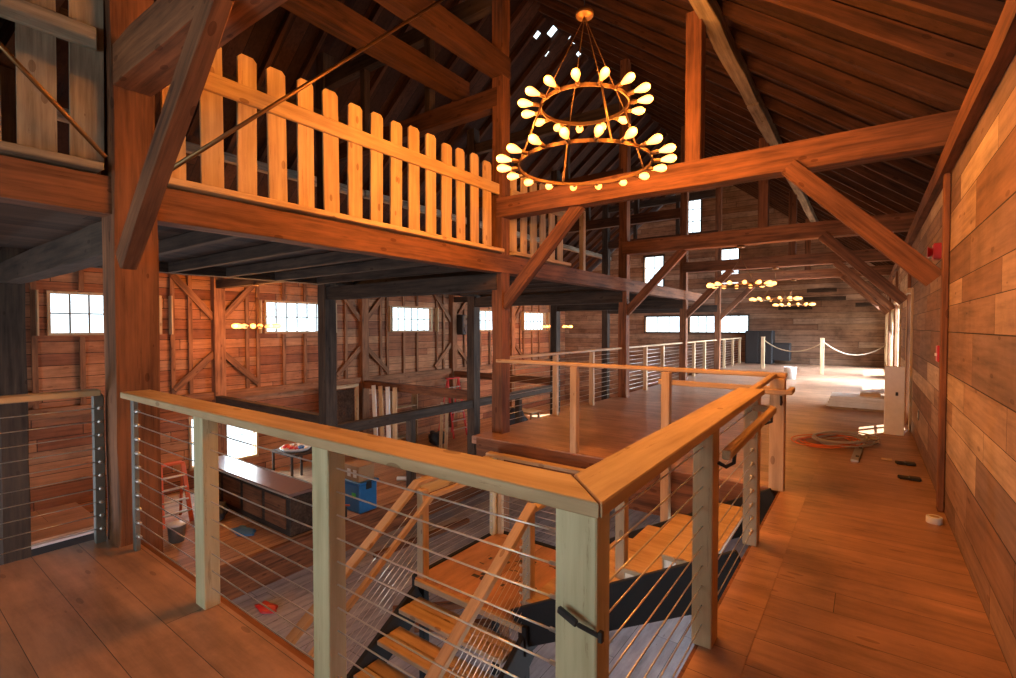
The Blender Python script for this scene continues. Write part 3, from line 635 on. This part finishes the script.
# ------------------------------------------------------------------ chandeliers
def bulb_mesh():
    prof = [(.010, 0), (.012, .012), (.016, .02), (.026, .05), (.031, .075), (.028, .095), (.017, .110), (.004, .116)]
    return prof
BM_ = {}
def chandelier(loc, rings, ztop, label, lights=1.0, small=1.0):
    x, y, z = loc; e = empty('chandelier', loc, label, 'chandelier', 'ring chandeliers')
    for (R, dz, n, ph) in rings:
        pts = [(x + R * math.cos(2 * math.pi * k / 40), y + R * math.sin(2 * math.pi * k / 40), z + dz) for k in range(40)]
        bm = bmesh.new()
        for k in range(40):
            pass
        # flat band ring
        prof = [(R - .006, -.014), (R + .008, -.014), (R + .008, .014), (R - .006, .014)]; N = 48; rg = []
        for k in range(N):
            a = 2 * math.pi * k / N; rg.append([bm.verts.new((r * math.cos(a), r * math.sin(a), q)) for r, q in prof])
        for k in range(N):
            for j in range(4): bm.faces.new((rg[k][j], rg[(k + 1) % N][j], rg[(k + 1) % N][(j + 1) % 4], rg[k][(j + 1) % 4]))
        bmesh.ops.recalc_face_normals(bm, faces=bm.faces)
        link('ring', bm, 'iron', e, Matrix.Translation((x, y, z + dz)))
        for k in range(n):
            a = 2 * math.pi * (k + ph) / n; d = Vector((math.cos(a), math.sin(a), .10)).normalized()
            rot = d.to_track_quat('Z', 'Y').to_matrix().to_4x4()
            p = Vector((x, y, z + dz)) + Vector((math.cos(a), math.sin(a), 0)) * (R + .01)
            key = ('s', n * 0)
            if 'sock' not in BM_: so_ = lathe('socket', [(.012, 0), (.016, .008), (.018, .05), (.015, .06)], p, 'iron', e, 10, rot); BM_['sock'] = so_.data
            else:
                so_ = bpy.data.objects.new('socket', BM_['sock']); C.objects.link(so_); so_.parent = e; so_.matrix_local = Matrix.Translation(p - Vector(loc)) @ rot
            p2 = p + d * .055 * 1.0
            sc = Matrix.Scale(small * 1.12, 4)
            if 'bulb' not in BM_: bo = lathe('bulb', bulb_mesh(), p2, 'bulb', None, 12, rot); BM_['bulb'] = bo.data
            else: bo = bpy.data.objects.new('bulb', BM_['bulb']); C.objects.link(bo)
            bo.parent = so_; bo.matrix_local = Matrix.Translation((0, 0, .055)) @ sc
            if lights and (k % 2 == 0 or len(rings) == 2):
                l = bpy.data.lights.new('bulb_light', 'POINT'); l.energy = BULB_W * lights * (1 if len(rings) == 2 else (1.3 if z > 2 else 3.6)); l.color = BULB_COL; l.shadow_soft_size = .035
                lo = bpy.data.objects.new('bulb_light', l); C.objects.link(lo); lo.location = p2 + d * (.05 + .135 * small)
    R0, z0 = rings[0][0], rings[0][1]
    for k in range(4):
        a = math.pi / 2 * k + .85; c, s = math.cos(a), math.sin(a)
        if len(rings) > 1:
            R1, z1 = rings[1][0], rings[1][1]
            tube('strap', [(x + R0 * c, y + R0 * s, z + z0), (x + R1 * c, y + R1 * s, z + z1)], .008, 'iron', e, 6)
        else: R1, z1 = R0, z0
        hub = z + z1 + (ztop - z - z1) * (.96 if len(rings) > 1 else .7)
        tube('hanger', [(x + R1 * c, y + R1 * s, z + z1), (x, y, hub)], .004, 'iron', e, 6)
    tube('stem', [(x, y, hub), (x, y, ztop)], .005, 'iron', e, 6)
    lathe('canopy', [(.07, 0), (.075, .012), (.07, .04), (.02, .05)], (x, y, ztop - .03), 'iron', e, 16)
    if ztop > 3.5: tube('cord', [(x, y, ztop), (x, y, roofz(x) + .02)], .005, 'blackp', e, 6)
    return e
# hanging board that carries the big chandelier's canopy
o = beam('hanging_board', (-1.95, 1.2, 4.17), (-1.95, 5.6, 4.17), .05, .14, 'rafter') if False else None
chandelier((-1.93, 3.7, 2.85), [(.545, 0, 18, .3), (.36, .49, 15, .1)], 4.10, 'large two-tier ring chandelier with glowing bulbs above the stair well', 1.0)
o = beam('chandelier_carrier', (-3.4, 3.7, 4.24), (-.2, 3.7, 4.24), .09, .14, 'rafter') if False else None
for y, wd in ((9.9, 'nearest of the three small ones over the far deck'), (14.1, 'middle of the three small ones over the far deck'), (18.0, 'farthest of the three small ones over the far deck')):
    chandelier((-1.92, y - .0, 2.27 if y < 12 else 2.2), [(.38, 0, 14, .2)], 3.0, 'single ring chandelier with lit bulbs, ' + wd, .35, 1.15)
for (x, y, wd) in ((-11.0, 5.5, 'before the left wall beside the second high window'), (-10.65, 18.0, 'far down the left aisle')):
    chandelier((x, y, 1.5), [(.22 if y < 10 else .4, 0, 8 if y < 10 else 10, .2)], 2.45, 'small ring lamp with lit bulbs hanging ' + wd, 1.2 if y < 10 else 1.3, 1.7)

# ------------------------------------------------------------------ things on the upper floor
# fire alarm devices on the right wall
a = empty('alarm_strobe', (.5, 5.8, 2.17), 'red alarm horn with clear strobe high on the reclaimed board wall', 'fire alarm')
box('body', (.455, 5.72, 2.10), (.517, 5.86, 2.24), 'red', a, .008); lathe('horn', [(.03, 0), (.045, .03), (.05, .035)], (.455, 5.79, 2.17), 'red', a, 14, Matrix.Rotation(-math.pi / 2, 4, 'Y')); box('strobe', (.435, 5.86, 2.13), (.5, 5.9, 2.21), 'white', a, .004)
a = empty('pull_station', (.5, 5.6, 1.27), 'small red fire pull station low on the reclaimed board wall', 'fire alarm')
box('body', (.48, 5.54, 1.20), (.517, 5.66, 1.34), 'red', a, .006); box('pull_bar', (.47, 5.56, 1.25), (.48, 5.64, 1.275), 'white', a, .002)
a = empty('outlet', (.51, 7.8, .42), 'small grey wall outlet near the glazed door', 'outlet'); box('plate', (.508, 7.75, .36), (.517, 7.83, .48), 'galv', a, .002); box('socket', (.504, 7.77, .39), (.508, 7.81, .45), 'white', a, .001)
# leaning white door panel
p = empty('panel', (.3, 8.6, 0), 'white door slab standing upright by the right wall', 'panel')
m_ = box('board', (.20, 8.62, 0), (.42, 8.70, .95), 'white', p, .006); box('pull', (.32, 8.608, .55), (.35, 8.62, .60), 'blackp', p, .002)
for x in (.21, .38): box('foot', (x, 8.69, 0), (x + .03, 8.8, .03), 'white', p, .002)
# low stack of sheets
s_ = empty('sheet_stack', (-.2, 11, 0), 'low stack of pale drywall sheets on the far deck', 'sheet stack')
for k in range(4): box('sheet', (-.60 + .02 * k, 10.75 - .01 * k, .045 + .05 * k), (.34, 11.35, .09 + .05 * k), 'white', s_, .003)
for y in (10.8, 11.2): box('bearer', (-.55, y, 0), (.3, y + .09, .045), 'new', s_, .003)
box('offcut', (-.1, 11.0, .24), (.2, 11.25, .30), 'new', s_, .003)
# coil of cords
for nm_, mt, c0, R0, lab, n in (('extension_cord', 'cable', (-.36, 7.5), .33, 'loosely coiled orange extension cord on the walkway floor', 4), ('air_hose', 'cableg', (-.22, 7.62), .30, 'grey hose coiled over the orange cord on the walkway floor', 6)):
    pts = []; random.seed(n)
    ox = [random.uniform(-.08, .08) for _ in range(n + 2)]; oy = [random.uniform(-.16, .16) for _ in range(n + 2)]; rr = [random.uniform(.75, 1.15) for _ in range(n + 2)]
    for k in range(n * 24):
        a = 2 * math.pi * k / 24; i = k // 24; t = (k % 24) / 24; lp = lambda q: q[i] * (1 - t) + q[i + 1] * t; r = R0 * lp(rr)
        pts.append((c0[0] + lp(ox) + r * math.cos(a) + .02 * math.sin(3.3 * a + i), c0[1] + lp(oy) + r * 1.3 * math.sin(a + .4), .012 + .012 * i + (.02 if mt == 'cableg' else 0)))
    tag(tube(nm_, pts, .008, mt, None, 6), lab, 'cord')
l_ = empty('spirit_level', (-.05, 7.1, 0), 'long aluminium spirit level lying on the walkway beside the coiled cords', 'level')
l_.rotation_euler = (0, 0, 0)
beam('body', (-.10, 6.65, .012), (-.04, 8.0, .012), .075, .024, 'steel', l_, .003)
for y in (6.8, 7.3, 7.75): box('vial', (-.10 + (y - 6.65) * .045, y, .02), (-.065 + (y - 6.65) * .045, y + .09, .026), 'blackp', l_, .001)
for nm_, xy, lab in (('work_glove', (.40, 6.2), 'small dark rumpled item like a glove by the right wall, the nearer one'), ('work_glove', (.40, 6.85), 'small dark rumpled item like a glove by the right wall, the farther one')):
    g = empty(nm_, (*xy, 0), lab, 'glove', 'dropped gloves'); box('palm', (xy[0] - .06, xy[1] - .05, 0), (xy[0] + .04, xy[1] + .05, .03), 'blackp', g, .012)
    for k in range(4): beam('finger', (xy[0] - .05, xy[1] - .035 + .024 * k, .014), (xy[0] - .13 - .01 * (k % 2), xy[1] - .05 + .032 * k, .012), .018, .018, 'blackp', g, .006)
g = empty('wood_offcut', (.2, 6.95, 0), 'little wood offcut on the walkway near the level', 'offcut'); box('block', (.14, 6.93, 0), (.24, 6.98, .02), 'new', g, .003)
t = empty('tape_roll', (.46, 5.0, 0), 'white roll lying against the foot of the wall post', 'roll')
lathe('outer', [(.03, 0), (.048, 0), (.05, .004), (.05, .046), (.048, .05), (.03, .05), (.03, .004)], (.43, 4.93, 0), 'white', t, 18)
lathe('core', [(.024, 0.004), (.031, .004), (.031, .05), (.024, .05)], (.43, 4.93, 0), 'cardboard', t, 18)
b = empty('bucket', (-1.79, 16.2, 0), 'white plastic bucket on the far deck', 'bucket')
lathe('pail', [(.13, 0), (.16, .33), (.17, .35), (.15, .35), (.12, .03)], (-1.79, 16.2, 0), 'white', b, 18)
tube('handle', [(-1.95, 16.2, .33), (-1.93, 16.1, .25), (-1.79, 16.03, .2), (-1.65, 16.1, .25), (-1.63, 16.2, .33)], .006, 'steel', b, 6)
for (x, y), lab in (((-3.03, 19.6), 'pale rope barrier post on the far deck, left one'), ((-1.16, 18.4), 'pale rope barrier post on the far deck, right one')):
    q = empty('barrier_post', (x, y, 0), lab, 'post', 'rope barrier posts'); beam('upright', (x, y, 0), (x, y, 1.13), .11, .11, 'new', q); box('cap', (x - .065, y - .065, 1.13), (x + .065, y + .065, 1.15), 'new', q)
def rope(a, b, sag, lab):
    a, b = Vector(a), Vector(b); pts = [a.lerp(b, t / 12) - Vector((0, 0, sag * 4 * (t / 12) * (1 - t / 12))) for t in range(13)]
    tag(tube('rope', pts, .018, 'rope', None, 6), lab, 'rope', 'barrier ropes')
rope((-3.03, 19.66, 1.05), (-1.16, 18.46, 1.0), .35, 'sagging pale rope between the two barrier posts')
rope((-1.1, 18.45, 1.0), (.45, 18.9, .95), .35, 'sagging pale rope from the right barrier post to the wall')
f = empty('dark_cabinet', (-3.9, 22.4, 0), 'black cabinet with a lower side unit against the far board wall', 'cabinet')
box('carcass', (-4.1, 22.2, 0), (-3.1, 22.9, 1.35), 'hide', f, .01); box('side_unit', (-3.1, 22.3, .15), (-2.5, 22.9, .85), 'hide', f, .01)
for x in (-4.07, -3.58): box('door', (x, 22.17, .05), (x + .46, 22.2, 1.3), 'blackp', f, .004)
for x0, x1, z, w in ((-2.1, -.7, 2.62, 'middle'), (-.4, .45, 2.35, 'rightmost'), (-3.0, -1.8, 2.28, 'lower left'), (-2.0, -1.0, 2.95, 'upper')):
    tag(beam('dark_gap_strip', (x0, YE - .02, z), (x1, YE - .02, z), .03, .15, 'dark'), 'near black strip painting a gap in the far wall above the walkway, %s one' % w, 'board', 'dark gap strips on the far wall')  # near black strips paint the shade of missing wall boards

# ------------------------------------------------------------------ things on the lower floor
b = empty('bar_counter', (-10.3, 5.1, ZG), 'long bar counter with polished dark top on the lower floor', 'counter')
box('top', (-12.3, 4.75, -1.60), (-8.42, 5.33, -1.54), plain('polished_bar_top', (.20, .12, .10), .28), b, .006); box('front', (-12.2, 4.86, ZG), (-8.6, 4.92, -1.60), 'dark', b)
box('end_panel', (-8.62, 4.86, ZG), (-8.56, 5.3, -1.60), 'dark', b)
for k in range(4): box('front_panel', (-12.1 + .88 * k, 4.84, ZG + .12), (-11.35 + .88 * k, 4.86, -1.72), 'post', b)
c = empty('workbench', (-10.2, 1.6, ZG), 'plywood topped work table with black skirt at the left edge of the view', 'table')
box('top', (-10.9, .1, -1.56), (-9.37, 2.33, -1.50), 'ply', c); box('skirt', (-10.8, .2, ZG), (-9.45, 2.25, -1.56), 'hide', c)
box('edge_board', (-9.39, .1, -1.60), (-9.35, 2.33, -1.54), 'kraft', c)
v = empty('tool_caddy', (-9.0, 2.0, ZG), 'white metal bracket on the floor by the work table', 'tool'); 
tube('hoop', [(-9.15, 2.35, ZG + .02), (-9.15, 2.4, ZG + .3), (-9.0, 2.5, ZG + .34), (-8.85, 2.55, ZG + .3), (-8.85, 2.55, ZG + .02)], .025, 'white', v); box('plate', (-9.2, 2.3, ZG), (-8.8, 2.62, ZG + .03), 'white', v)
def ladder(nm_, x, y, w, h, lean, mat, label, n, ry=0):
    e = empty(nm_, (x, y, ZG), label, 'ladder', 'stepladders')
    for s in (0, w):
        beam('side_rail', (x, y + s, ZG), (x - lean, y + s * .8 + .1 * w, ZG + h), .03, .08, mat, e)
        beam('rear_leg', (x - lean * 2.2, y + s, ZG), (x - lean * 1.05, y + s * .8 + .1 * w, ZG + h * .98), .03, .05, mat, e)
    for k in range(1, n): 
        t = k / n; xx = x - lean * t; beam('step', (xx, y + .1 * w * t, ZG + h * t), (xx, y + w - .1 * w * t, ZG + h * t), .09, .025, 'steel', e)
    box('cap', (x - lean * 1.1 - .06, y + .05, ZG + h), (x - lean * 1.1 + .1, y + w - .05, ZG + h + .04), mat, e)
ladder('stepladder', -10.9, 3.6, .5, 1.15, .25, 'orange', 'small orange stepladder standing behind the front railing near the work table', 5)
ladder('stepladder', -11.6, 12.6, .7, 2.05, .35, 'red', 'tall red stepladder in the left aisle below the wall speaker', 7)
b = empty('pail', (-10.1, 3.55, ZG), 'pale round pail beside the orange stepladder', 'bucket'); lathe('body', [(.12, 0), (.14, .28), (.145, .3), (.12, .3)], (-10.1, 3.55, ZG), 'galv', b); lathe('lid', [(.145, 0), (.15, .01), (.14, .03)], (-10.1, 3.55, ZG + .3), 'white', b)
def lump(name, loc, sx, sy, sz, mat, label, cat, seed, parts=()):
    random.seed(seed); bm = bmesh.new(); bmesh.ops.create_icosphere(bm, subdivisions=3, radius=1)
    for v_ in bm.verts:
        n = 1 + .22 * math.sin(v_.co.x * 5 + seed) * math.cos(v_.co.y * 4.3) + .1 * math.sin(v_.co.z * 9 + v_.co.x * 7)
        v_.co = Vector((v_.co.x * sx * n, v_.co.y * sy * n, max(0, v_.co.z * .5 + .5 * n) * sz))
    o = link(name, bm, mat, None, Matrix.Translation(loc), True); return tag(o, label, cat)
lump('duffel_bag', (-10.6, 4.35, ZG), .42, .24, .36, 'blackp', 'dark slumped tool bag in front of the bar counter', 'bag', 4)
lump('drop_cloth', (-9.5, 4.45, ZG), .3, .15, .06, 'blue', 'dark blue cloth crumpled at the foot of the bar counter', 'cloth', 9)
t = empty('display_table', (-11.6, 6.7, ZG), 'dark side table with a tray of colourful packets below the lower window', 'table')
box('top', (-12.0, 6.3, -1.62), (-11.0, 7.2, -1.57), 'dark', t)
for x in (-11.95, -11.1):
    for y in (6.35, 7.1): beam('leg', (x, y, ZG), (x, y, -1.62), .05, .05, 'dark', t)
tr = empty('tray', (-11.5, 6.7, -1.57), 'pale tray heaped with coloured packets on the dark side table', 'tray')
lathe('dish', [(.3, 0), (.38, .08), (.36, .08), (.28, .015)], (-11.5, 6.7, -1.57), 'white', tr, 20)
for k in range(16):
    a = k * 2.4; r = .06 + .015 * k; cx, cy = -11.5 + r * math.cos(a), 6.7 + r * math.sin(a)
    box('packet', (cx - .05, cy - .03, -1.54 + .004 * k), (cx + .05, cy + .03, -1.49 + .004 * k), ['red', 'white', 'orange', 'blue', 'cardboard'][k % 5], tr, .006, rot=(0.2 * (k % 3), .1, a))
# blue tote with boxes
b = empty('tote', (-8.7, 6.5, ZG), 'tall blue plastic tote standing on the lower floor edge', 'tote')
box('tub', (-9.05, 6.3, ZG), (-8.43, 6.75, ZG + .62), 'blue', b, .03); box('lid', (-9.08, 6.27, ZG + .62), (-8.41, 6.78, ZG + .66), 'blue', b, .01); box('sticker', (-8.70, 6.296, ZG + .32), (-8.57, 6.3, ZG + .42), 'green', b, 0)
box('latch', (-8.43, 6.45, ZG + .5), (-8.405, 6.58, ZG + .66), 'blackp', b)
b = empty('cardboard_box', (-8.95, 6.4, ZG + .66), 'brown cardboard carton with white labels on top of the blue tote', 'box')
box('carton', (-9.0, 6.32, ZG + .66), (-8.5, 6.72, ZG + .98), 'cardboard', b, .004)
for x in (-8.88, -8.68): box('paper_label', (x, 6.316, ZG + .74), (x + .11, 6.32, ZG + .9), 'white', b, 0)
b = empty('toolbox', (-8.72, 5.95, ZG), 'black toolbox with orange clamp in front of the blue tote', 'toolbox')
box('case', (-8.95, 5.8, ZG), (-8.55, 6.08, ZG + .22), 'blackp', b, .015); beam('clamp', (-8.9, 5.9, ZG + .24), (-8.5, 6.1, ZG + .25), .03, .03, 'orange', b); tube('handle', [(-8.85, 5.94, ZG + .22), (-8.83, 5.94, ZG + .29), (-8.67, 5.94, ZG + .29), (-8.65, 5.94, ZG + .22)], .01, 'blackp', b)
tag(tube('paper_tube', [(-9.6, 8.3, ZG + .05), (-9.0, 8.7, ZG + .05)], .05, 'white', None, 12), 'white tube lying on the lower floor behind the blue tote', 'tube')
# leaning boards, frames
for k in range(4):
    x = -12.3 + .28 * k
    tag(beam('leaning_board', (x + .35, 9.55, ZG), (x + .05 * k, 9.72, -.30), .18, .03, 'new' if k % 2 else 'white', roll=math.pi / 2 * 0), 'pale board leaning on the aisle timber, %s from the left' % ['first', 'second', 'third', 'fourth'][k], 'board', 'boards leaning on the aisle timber')
for k in range(2):
    tag(beam('leaning_board', (-10.6 + .22 * k, 10.9, ZG), (-10.9 + .22 * k, 11.3, -.9), .1, .03, 'new'), 'short pale plank propped below the red stepladder, %s one' % ('left', 'right')[k], 'board', 'short propped planks')
f = empty('door_frame', (-12.4, 8.6, ZG), 'pale rough door frame standing by the left wall below the second window', 'frame')
for y in (8.2, 9.4): beam('jamb', (-12.7, y, ZG), (-12.7, y, -.35), .09, .09, 'new', f)
beam('head', (-12.7, 8.15, -.3), (-12.7, 9.45, -.3), .09, .1, 'new', f); box('back_panel', (-12.78, 8.25, ZG), (-12.76, 9.35, -.4), 'dark', f)
f = empty('shelf_unit', (-12.6, 10.9, ZG), 'pale open shelf unit standing behind the leaning boards', 'shelf')
for y in (10.6, 11.7): beam('side', (-12.6, y, ZG), (-12.6, y, -.55), .3, .03, 'new', f)
for z in (-2.2, -1.7, -1.2, -.6): box('shelf', (-12.75, 10.6, z), (-12.45, 11.7, z + .03), 'new', f)
s_ = empty('wall_speaker', (-12.95, 14.35, 1.6), 'black loudspeaker hung on the left wall between two high windows', 'speaker')
box('cabinet', (-13.0, 14.2, 1.2), (-12.6, 14.65, 1.98), 'blackp', s_, .03); lathe('woofer', [(.0, 0), (.14, 0), (.17, .02), (.15, .03)], (-12.6, 14.43, 1.42), 'hide', s_, 18, Matrix.Rotation(math.pi / 2, 4, 'Y')); lathe('tweeter', [(.0, 0), (.05, 0), (.06, .015)], (-12.6, 14.43, 1.8), 'hide', s_, 14, Matrix.Rotation(math.pi / 2, 4, 'Y'))
lump('drum_bag', (-9.2, 13.0, ZG), .35, .4, 1.3, 'blackp', 'black covered machine standing right of the red stepladder', 'machine', 12)
lump('tarpaulin_pile', (-11.4, 11.6, ZG), .35, .3, .45, 'blackp', 'dark heap of tools at the foot of the red stepladder', 'pile', 5)
t = empty('work_table', (-10.3, 14.3, ZG), 'wooden work table behind the last visible aisle post', 'table'); box('top', (-11.2, 14.5, -1.62), (-9.6, 15.2, -1.56), 'new', t)
for x in (-11.1, -9.7):
    for y in (14.6, 15.1): beam('leg', (x, y, ZG), (x, y, -1.62), .07, .07, 'new', t)
# lengths of lumber on the grey floor
for k, (a, b) in enumerate((((-5.9, 5.0), (-4.6, 6.3)), ((-5.3, 4.9), (-4.4, 5.7)), ((-7.6, 6.0), (-7.3, 8.4)))):
    tag(beam('lumber_length', (*a, ZP + .05), (*b, ZP + .05), .12, .09, 'post'), ['long', 'short', 'far'][k] + ' brown timber lying on the grey floor beyond the landing', 'lumber', 'timbers on the grey floor')
lump('red_rag', (-7.6, 3.9, ZP), .22, .12, .05, 'red', 'crumpled red rag on the grey floor by the floor edge', 'rag', 3)
g = empty('crumpled_bag', (-1.0, 2.65, ZP), 'crumpled white wrapper on the grey floor below the walkway', 'litter')
g.location = (-2.0, 5.1, ZP)
bm = bmesh.new(); bmesh.ops.create_icosphere(bm, subdivisions=3, radius=1)
for v_ in bm.verts: v_.co = Vector((v_.co.x * .15, v_.co.y * .06, (v_.co.z + 1) * .03 + .012 * math.sin(v_.co.x * 14 + v_.co.y * 9)))
link('wrapper', bm, 'kraft', g, Matrix.Translation((-1.62, 4.35, ZP)), True); bm = None
g.location = (-1.62, 4.35, ZP); g.children[0].location = (0, 0, 0)
